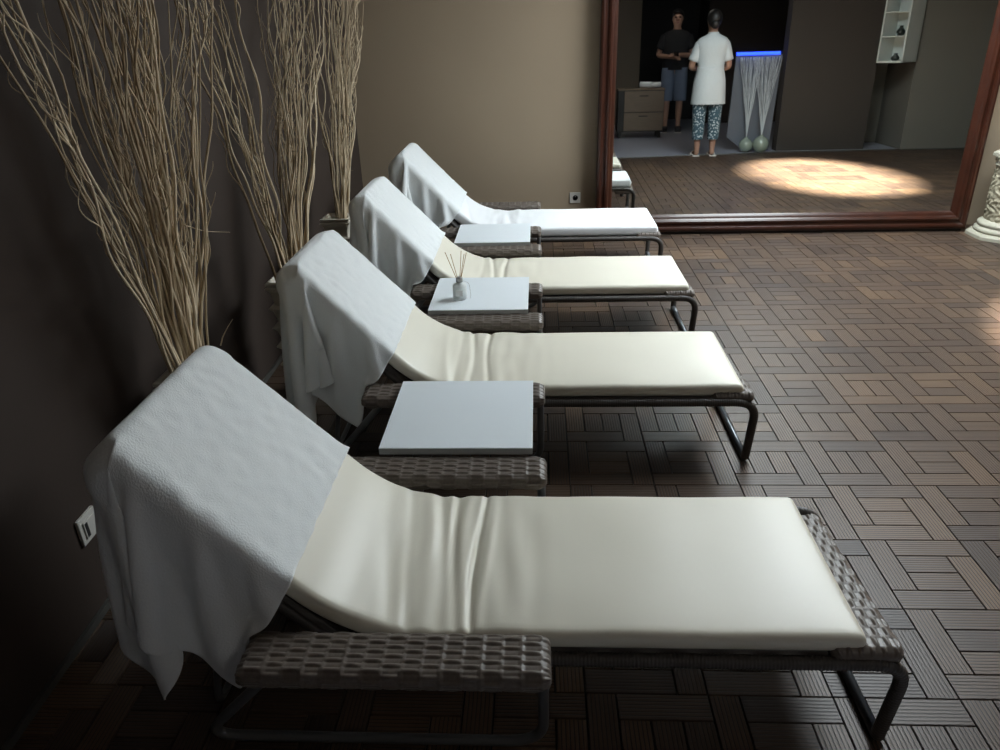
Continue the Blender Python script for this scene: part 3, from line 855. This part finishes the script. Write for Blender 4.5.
# carved shaft: relief of lobes and leaves
V_ = []; F_ = []; na_, nz_ = 160, 90
for i in range(nz_ + 1):
    z = .118 + .38 * i / nz_
    for k in range(na_):
        a = 2 * PI * k / na_
        rel = .005 * math.cos(14 * a + 2.2 * math.sin(z * 60)) * math.sin(z * 75 + 1.5 * math.sin(7 * a)) + .007 * noise.noise(Vector((math.cos(a) * 7, math.sin(a) * 7, z * 40)))
        rr_ = .168 + .008 * math.sin(PI * (z - .118) / .38) + rel
        V_.append((rr_ * math.cos(a), rr_ * math.sin(a), z))
for i in range(nz_):
    for k in range(na_):
        a = i * na_ + k; b = i * na_ + (k + 1) % na_; F_.append((a, b, b + na_, a + na_))
me = bpy.data.meshes.new('shaft'); me.from_pydata(V_, [], F_); link('shaft', me, M['stone'], pd, smooth=True)
bm = bmesh.new(); lathe(bm, [(.17, .49), (.182, .498), (.182, .508), (.172, .516), (.176, .53), (.190, .55), (.196, .556)], 48); obj('capital', bm, M['stone_plain'], pd, smooth=True)
for k in range(16):
    a = 2 * PI * k / 16; bm = bmesh.new(); bmesh.ops.create_icosphere(bm, subdivisions=2, radius=.012, matrix=Matrix.Translation((.180 * math.cos(a), .180 * math.sin(a), .536)))
    obj('bead', bm, M['stone'], pd, smooth=True)
bm = bmesh.new(); lathe(bm, [(.200, .553), (.210, .56), (.210, .582), (.198, .59), (.18, .592)], 8, a0=PI / 8); obj('top_plate', bm, M['stone_plain'], pd)

# ------------------------------------------------------------------ things seen in the mirror
# chest of drawers
ch = empty('drawer_cabinet', (0.44, -4.62, 0)); tag(ch, 'low oak-brown chest with two wide drawers, seen in the mirror by the doorway', 'cabinet')
obj('carcass', bx(-.38, .36, -.45, .0, .10, .74, bev=.006), M['cab_dark'], ch)
for z0, z1 in ((.12, .40), (.41, .73)):
    d = obj('drawer', bx(-.28, .352, .0, .02, z0, z1, bev=.004), M['cabinet_wood'], ch)
    obj('handle', bx(-.04, .10, .02, .032, (z0 + z1) / 2 + .08, (z0 + z1) / 2 + .095, bev=.003), M['cab_dark'], d)
obj('top_board', bx(-.385, .365, -.455, .025, .74, .765, bev=.004), M['cabinet_wood'], ch)
for sx in (-.33, .31):
    for sy in (-.40, -.05): obj('foot', bx(sx - .025, sx + .025, sy - .025, sy + .025, 0.002, .10, bev=.004), M['cab_dark'], ch)
def roll(loc, label, r=.05, l=.2, rot=0, nm='rolled_towel'):
    bm = bmesh.new(); pts = []
    for k in range(60):
        a = k / 60 * 5 * PI; rr = .008 + (r - .008) * k / 59
        pts.append((rr * math.cos(a), rr * math.sin(a)))
    vs = []
    for s in (-l / 2, l / 2): vs.append([bm.verts.new((s, x, z)) for x, z in pts])
    for k in range(59): bm.faces.new((vs[0][k], vs[0][k + 1], vs[1][k + 1], vs[1][k]))
    o = obj(nm, bm, M['towel'], None, loc=loc, rot=(0, 0, rot), smooth=True)
    m_ = o.modifiers.new('s', 'SOLIDIFY'); m_.thickness = .006
    return tag(o, label, 'towel')
roll((0.50, -4.72, .818), 'rolled white towel on top of the chest seen in the mirror, left one', .052, .18, .3)
roll((0.66, -4.80, .812), 'rolled white towel on top of the chest seen in the mirror, right one', .046, .18, -.2)
# people
def skin_body(name, joints, edges, mt, parent=None, root=0):
    me = bpy.data.meshes.new(name); me.from_pydata([j[:3] for j in joints], edges, []); me.update()
    o = bpy.data.objects.new(name, me); COL.objects.link(o); me.materials.append(mt)
    if parent: o.parent = parent
    md = o.modifiers.new('skin', 'SKIN'); md.use_smooth_shade = True
    if not me.skin_vertices: me.attributes.new('skin', 'FLOAT', 'POINT')
    for k, j in enumerate(joints):
        sv = me.skin_vertices[0].data[k]; sv.radius = (j[3], j[4] if len(j) > 4 else j[3]); sv.use_root = (k == root)
    s = o.modifiers.new('sub', 'SUBSURF'); s.levels = 1; s.render_levels = 2
    return o
def ring_loft(name, rings, mt, parent, sides=28, close=False):
    """rings: (cx,cy,z,rx,ry)"""
    bm = bmesh.new(); R_ = []
    for (cx, cy, z, rx, ry) in rings:
        R_.append([bm.verts.new((cx + rx * math.copysign(abs(math.cos(2 * PI * k / sides)) ** .85, math.cos(2 * PI * k / sides)), cy + ry * math.sin(2 * PI * k / sides), z)) for k in range(sides)])
    for a, b in zip(R_, R_[1:]):
        for k in range(sides): bm.faces.new((a[k], a[(k + 1) % sides], b[(k + 1) % sides], b[k]))
    bm.faces.new(R_[-1])
    o = obj(name, bm, mt, parent, smooth=True)
    if close: o.data.flip_normals()
    return o
def person(H, loc, rz, pose, label):
    """faces local +Y; joints scaled to height H"""
    root = empty('person', loc, rz); tag(root, label, 'person')
    s = H / 1.75
    J = []; E = []; idx = {}
    def j(n, x, y, z, r, r2=None, p=None):
        idx[n] = len(J); J.append((x * s, y * s, z * s, r * s, (r2 or r) * s))
        if p: E.append((idx[p], idx[n]))
    j('pelvis', 0, 0, .95, .13, .10)
    j('waist', 0, 0, 1.10, .12, .09, 'pelvis'); j('chest', 0, -.005, 1.30, .15, .10, 'waist'); j('collar', 0, -.01, 1.42, .10, .07, 'chest')
    j('neck', 0, 0, 1.50, .05, .05, 'collar'); j('jaw', 0, .02, 1.565, .062, .066, 'neck'); j('head', 0, .012, 1.64, .075, .090, 'jaw'); j('crown', 0, .0, 1.70, .058, .070, 'head')
    for sd, sg in (('l', -1), ('r', 1)):
        j('hip' + sd, sg * .09, 0, .88, .088, .09, 'pelvis'); j('thigh' + sd, sg * .10, 0, .68, .075, .08, 'hip' + sd)
        j('knee' + sd, sg * .10, .01, .48, .052, .055, 'thigh' + sd); j('calf' + sd, sg * .10, -.015, .34, .052, .055, 'knee' + sd)
        j('ankle' + sd, sg * .10, -.02, .09, .033, .036, 'calf' + sd); j('heel' + sd, sg * .10, -.03, .04, .032, .032, 'ankle' + sd)
        j('ball' + sd, sg * .11, .12, .030, .036, .024, 'heel' + sd); j('toe' + sd, sg * .115, .18, .022, .030, .016, 'ball' + sd)
        A = pose[sd]
        j('sh' + sd, sg * .165, -.01, 1.395, .058, .055, 'collar')
        j('elbow' + sd, *A[0], .040, .042, 'sh' + sd); j('fore' + sd, *[(a + b) / 2 for a, b in zip(A[0], A[1])], .037, .036, 'elbow' + sd)
        j('wrist' + sd, *A[1], .025, .028, 'fore' + sd)
        w_ = Vector(A[1]); dirn = (w_ - Vector(A[0])).normalized(); side = dirn.cross(Vector((0, 0, 1))).normalized(); upv = side.cross(dirn)
        pc = w_ + dirn * .055; j('palm' + sd, *pc, .030, .018, 'wrist' + sd)
        for fi, (off, ln) in enumerate(((-.030, .062), (-.010, .074), (.010, .070), (.030, .056))):
            q0 = w_ + dirn * .095 + side * off; q1 = q0 + dirn * ln * .5 - upv * .010; q2 = q0 + dirn * ln * .85 - upv * .032
            j('f%s%da' % (sd, fi), *q0, .010, .010, 'palm' + sd); j('f%s%db' % (sd, fi), *q1, .009, .009, 'f%s%da' % (sd, fi)); j('f%s%dc' % (sd, fi), *q2, .008, .008, 'f%s%db' % (sd, fi))
        th_ = w_ + dirn * .045 - side * sg * .045 + upv * .01; j('t' + sd, *th_, .012, .012, 'palm' + sd)
        th2 = th_ + dirn * .045 - side * sg * .012; j('t2' + sd, *th2, .009, .009, 't' + sd)
    # one continuous body: nose and ears as small branches of the head
    j('nose', 0, .108, 1.625, .014, .014, 'head')
    for sg in (-1, 1): j('ear%d' % sg, sg * .083, -.002, 1.63, .016, .012, 'head')
    b = skin_body('body', J, E, M['skin'], root)
    for sg in (-1, 1):
        bm = bmesh.new(); bmesh.ops.create_icosphere(bm, subdivisions=2, radius=.012 * s, matrix=Matrix.Translation((sg * .032 * s, .088 * s, 1.65 * s))); obj('eye', bm, M['phone'], root, smooth=True)
    bm = bmesh.new(); bmesh.ops.create_uvsphere(bm, u_segments=12, v_segments=8, radius=.022 * s, matrix=Matrix.Translation((0, .083 * s, 1.580 * s)) @ Matrix.Diagonal((1, .5, .3, 1))); obj('mouth', bm, mat('lips', (.32, .12, .10), .5), root, smooth=True)
    return root, s, idx, J
def scale_rings(R_, s): return [tuple(q * s for q in r) for r in R_]
def hair_cap(root, s, bun, long_=False):
    bm = bmesh.new(); r = bmesh.ops.create_uvsphere(bm, u_segments=28, v_segments=20, radius=1.0)
    for v in list(bm.verts):
        v.co = Vector((v.co.x * .094, v.co.y * .112 - .010, v.co.z * .108 + 1.665)) * s
    cut = [v for v in bm.verts if (v.co.y > .030 * s and v.co.z < 1.705 * s) or v.co.z < 1.575 * s or (v.co.y > -.02 * s and v.co.z < 1.62 * s)]
    bmesh.ops.delete(bm, geom=cut, context='VERTS')
    o = obj('hair', bm, M['hair'], root, smooth=True); sd = o.modifiers.new('s', 'SOLIDIFY'); sd.thickness = .012 * s
    if bun:
        bm = bmesh.new(); bmesh.ops.create_uvsphere(bm, u_segments=20, v_segments=14, radius=.056 * s, matrix=Matrix.Translation((0, -.080 * s, 1.600 * s)))
        obj('bun', bm, M['hair'], o, smooth=True)
def sleeve(root, s, a, b, r0, r1, mt, name='sleeve'):
    bm = bmesh.new(); a = Vector(a) * s; b = Vector(b) * s
    pts = [a.lerp(b, t / 8) for t in range(9)]; tube(bm, pts, lambda t: (r0 + (r1 - r0) * t) * s * (1.0 if t > .05 else .9), 18, cap=True)
    return obj(name, bm, mt, root, smooth=True)
# the woman in the white tunic, her back to the mirror
pose_w = {'l': ((-.235, .02, 1.10), (-.09, .25, 1.06)), 'r': ((.245, .03, 1.10), (.08, .26, 1.08))}
wroot, s, ix, J = person(1.74, (1.045, -2.14, 0.003), PI, pose_w, 'person in a white short-sleeved tunic and printed cropped trousers, back to the mirror')
ring_loft('tunic', scale_rings([(0, 0, .66, .222, .155), (0, 0, .80, .212, .155), (0, 0, .95, .200, .150), (0, 0, 1.10, .165, .108), (0, 0, 1.22, .178, .115), (0, -.005, 1.34, .205, .125), (0, -.01, 1.40, .208, .112), (0, -.01, 1.445, .165, .095), (0, -.01, 1.47, .110, .080), (0, -.01, 1.49, .070, .062), (0, -.01, 1.51, .062, .060)], s), M['tunic'], wroot)
for sg, A in ((-1, pose_w['l']), (1, pose_w['r'])):
    sleeve(wroot, s, (sg * .150, -.01, 1.388), (sg * .15 + (A[0][0] - sg * .15) * .78, .01, 1.18), .064, .066, M['tunic'])
ring_loft('belt', scale_rings([(0, 0, 1.085, .170, .113), (0, 0, 1.105, .171, .114)], s), M['tunic'], wroot)
for sg in (-1, 1):
    ring_loft('trouser_leg', scale_rings([(sg * .10, -.01, .22, .070, .075), (sg * .10, -.008, .34, .078, .082), (sg * .10, 0, .50, .082, .088), (sg * .098, 0, .70, .096, .100), (sg * .09, 0, .86, .105, .11)], s), M['print'], wroot)
    obj('sandal', bx((sg * .11 - .048) * s, (sg * .11 + .048) * s, -.07 * s, .215 * s, 0, .018 * s, bev=.006), M['sandal'], wroot)
    bm = bmesh.new(); tube(bm, [((sg * .11 + .05 * math.cos(a)) * s, .09 * s, (.012 + .055 * math.sin(a)) * s) for a in [PI * k / 10 for k in range(11)]], .007 * s, 8); obj('sandal_strap', bm, M['sandal'], wroot)
hair_cap(wroot, s, True)
# the man in black facing the mirror
pose_m = {'l': ((-.27, .0, 1.13), (-.04, .24, 1.10)), 'r': ((.26, -.01, 1.12), (.02, .22, 1.13))}
mroot, s, ix, J = person(1.93, (1.07, -5.60, 0.003), math.radians(8), pose_m, 'person in a black t-shirt and grey-blue shorts holding a phone, in the dark doorway')
ring_loft('tshirt', scale_rings([(0, 0, .92, .195, .135), (0, 0, 1.05, .185, .125), (0, 0, 1.18, .185, .125), (0, -.005, 1.32, .215, .135), (0, -.01, 1.40, .222, .118), (0, -.01, 1.455, .165, .095), (0, -.005, 1.485, .085, .072)], s), M['tshirt'], mroot)
for sg, A in ((-1, pose_m['l']), (1, pose_m['r'])):
    sleeve(mroot, s, (sg * .155, -.01, 1.395), (sg * .15 + (A[0][0] - sg * .15) * .72, -.005, 1.21), .082, .074, M['tshirt'])
for sg in (-1, 1):
    ring_loft('shorts_leg', scale_rings([(sg * .105, 0, .47, .098, .10), (sg * .10, 0, .62, .103, .108), (sg * .092, 0, .80, .108, .115), (sg * .085, 0, .95, .108, .118)], s), M['shorts'], mroot)
    bm = bmesh.new(); box(bm, (sg * .11 - .052) * s, (sg * .11 + .052) * s, -.08 * s, .225 * s, -.0, .085 * s, bev=.03 * s, seg=4); obj('shoe', bm, M['shoe'], mroot, smooth=True)
    obj('sole', bx((sg * .11 - .05) * s, (sg * .11 + .05) * s, -.075 * s, .22 * s, 0, .016 * s, bev=.004), M['sandal'], mroot)
hair_cap(mroot, s, False)
ph = obj('mobile_phone', bx(-.04, .04, -.08, .08, -.005, .005, bev=.004), M['phone'], None, loc=(1.03, -5.60 + .36, 1.265), rot=(math.radians(25), 0, .2)); tag(ph, 'dark mobile phone held by the person in the doorway', 'phone')

# blue-lit panel with two ball vases of white stems
pn = empty('light_panel', (1.80, -2.66, 0)); tag(pn, 'pale upright panel topped by a glowing blue light strip, seen in the mirror', 'panel')
bm = bmesh.new()
out_ = ((-.12, .0), (.215, .0), (.26, 1.225), (-.335, 1.225), (-.365, .19))
fr_ = [bm.verts.new((x, 0, z)) for x, z in out_]; bk_ = [bm.verts.new((x, -.04, z)) for x, z in out_]
bm.faces.new(fr_); bm.faces.new(bk_[::-1])
for k in range(5): bm.faces.new((fr_[k], bk_[k], bk_[(k + 1) % 5], fr_[(k + 1) % 5]))
obj('board', bm, M['led_panel'], pn, loc=(0, 0, .002))
obj('light_strip', bx(-.335, .225, -.01, .03, 1.225, 1.262, bev=.004), M['led'], pn)
rngs = random.Random(3)
for k, (x, y, r) in enumerate(((1.672, -2.520, .092), (1.858, -2.470, .108))):
    bm = bmesh.new(); prof = []
    for i in range(19):
        a = -PI / 2 + .35 + (PI - .62) * i / 18; prof.append((r * math.cos(a), r * .97 + r * math.sin(a)))
    z0 = prof[0][1]; prof = [(p[0], p[1] - z0) for p in prof]; zt = prof[-1][1]
    prof += [(.020, zt + .012), (.026, zt + .022), (.015, zt + .022), (.014, zt - .02)]
    lathe(bm, prof, 36); o = obj('ball_vase', bm, M['ball_vase'], None, loc=(x, y, .004), smooth=True)
    tag(o, ['smaller pale green ball vase, left of its larger twin in the mirror', 'larger pale green ball vase beside the dark partition in the mirror'][k], 'vase', 'ball vases seen in the mirror')
    for q in range(30):
        u_ = q / 29; xt = (1.50 + .30 * u_ if k == 0 else 1.66 + .36 * u_) ; bm = bmesh.new(); pts = []
        ph1 = rngs.uniform(0, 6.28); yt = y - .02 - rngs.uniform(0, .08)
        for i in range(22):
            t = i / 21; zz = .05 + (1.20 - .05) * t; kx = max(0, (t - .12) / .88) ** 1.15
            pts.append((x + (xt - x) * kx + .006 * math.sin(9 * t * 2 + ph1) * t, y + (yt - y) * t + .005 * math.cos(11 * t + ph1) * t, zz))
        tube(bm, pts, lambda t: .0024, 5)
        tag(obj('white_stem', bm, M['white_stem'], None, smooth=True), ['thin white dried stem fanning up from the smaller ball vase', 'thin white dried stem fanning up from the larger ball vase'][k], 'stem', ['stems in the smaller ball vase', 'stems in the larger ball vase'][k])
# wall cabinet with open shelves
wc = empty('wall_cabinet', (3.46, -2.50, 1.09), math.radians(50)); tag(wc, 'white wall cabinet with open shelves hung high, seen in the mirror', 'cabinet')
bm = bmesh.new(); W_, D_, H_ = .17, .17, 1.0
for b_ in ((-W_, W_, -D_, -D_ + .02, 0, H_), (-W_, -W_ + .02, -D_, D_, 0, H_), (-W_, W_, -D_, D_, 0, .02), (-W_, W_, -D_, D_, H_ - .02, H_), (W_ - .02, W_, -D_, D_, 0, H_)): box(bm, *b_)
obj('carcass', bm, M['shelf_white'], wc)
for z in (.30, .58, .80): obj('shelf', bx(-W_ + .02, W_ - .02, -D_ + .02, D_ - .01, z, z + .012), M['shelf_white'], wc)
for (x, y, z, l, hh) in ((.02, .05, .312, 'dark glass ornament on the middle shelf of the wall cabinet', .12), (.0, .04, .02, 'squat dark pot on the bottom shelf of the wall cabinet', .09)):
    bm = bmesh.new(); lathe(bm, [(.03, 0), (.05, hh * .25), (.05, hh * .5), (.02, hh * .8), (.026, hh), (.01, hh)], 20)
    p = wc.matrix_basis @ Vector((x, y, z)); tag(obj('ornament', bm, M['ornament'], None, loc=p, smooth=True), l, 'ornament')

for (p, q, r) in STR:
    bm = willow(rng, p, q, r, .006, n=20, forks=0)
    tag(obj('willow_twig', bm, M['twig'], None, smooth=True), {0.0022: 'thin stray twig sticking out level from the nearest willow bunch', 0.0025: 'short stray twig poking up behind the top corner of the nearest towel', 0.002: 'short stray twig sticking out of the farthest willow bunch'}[r], 'twig')
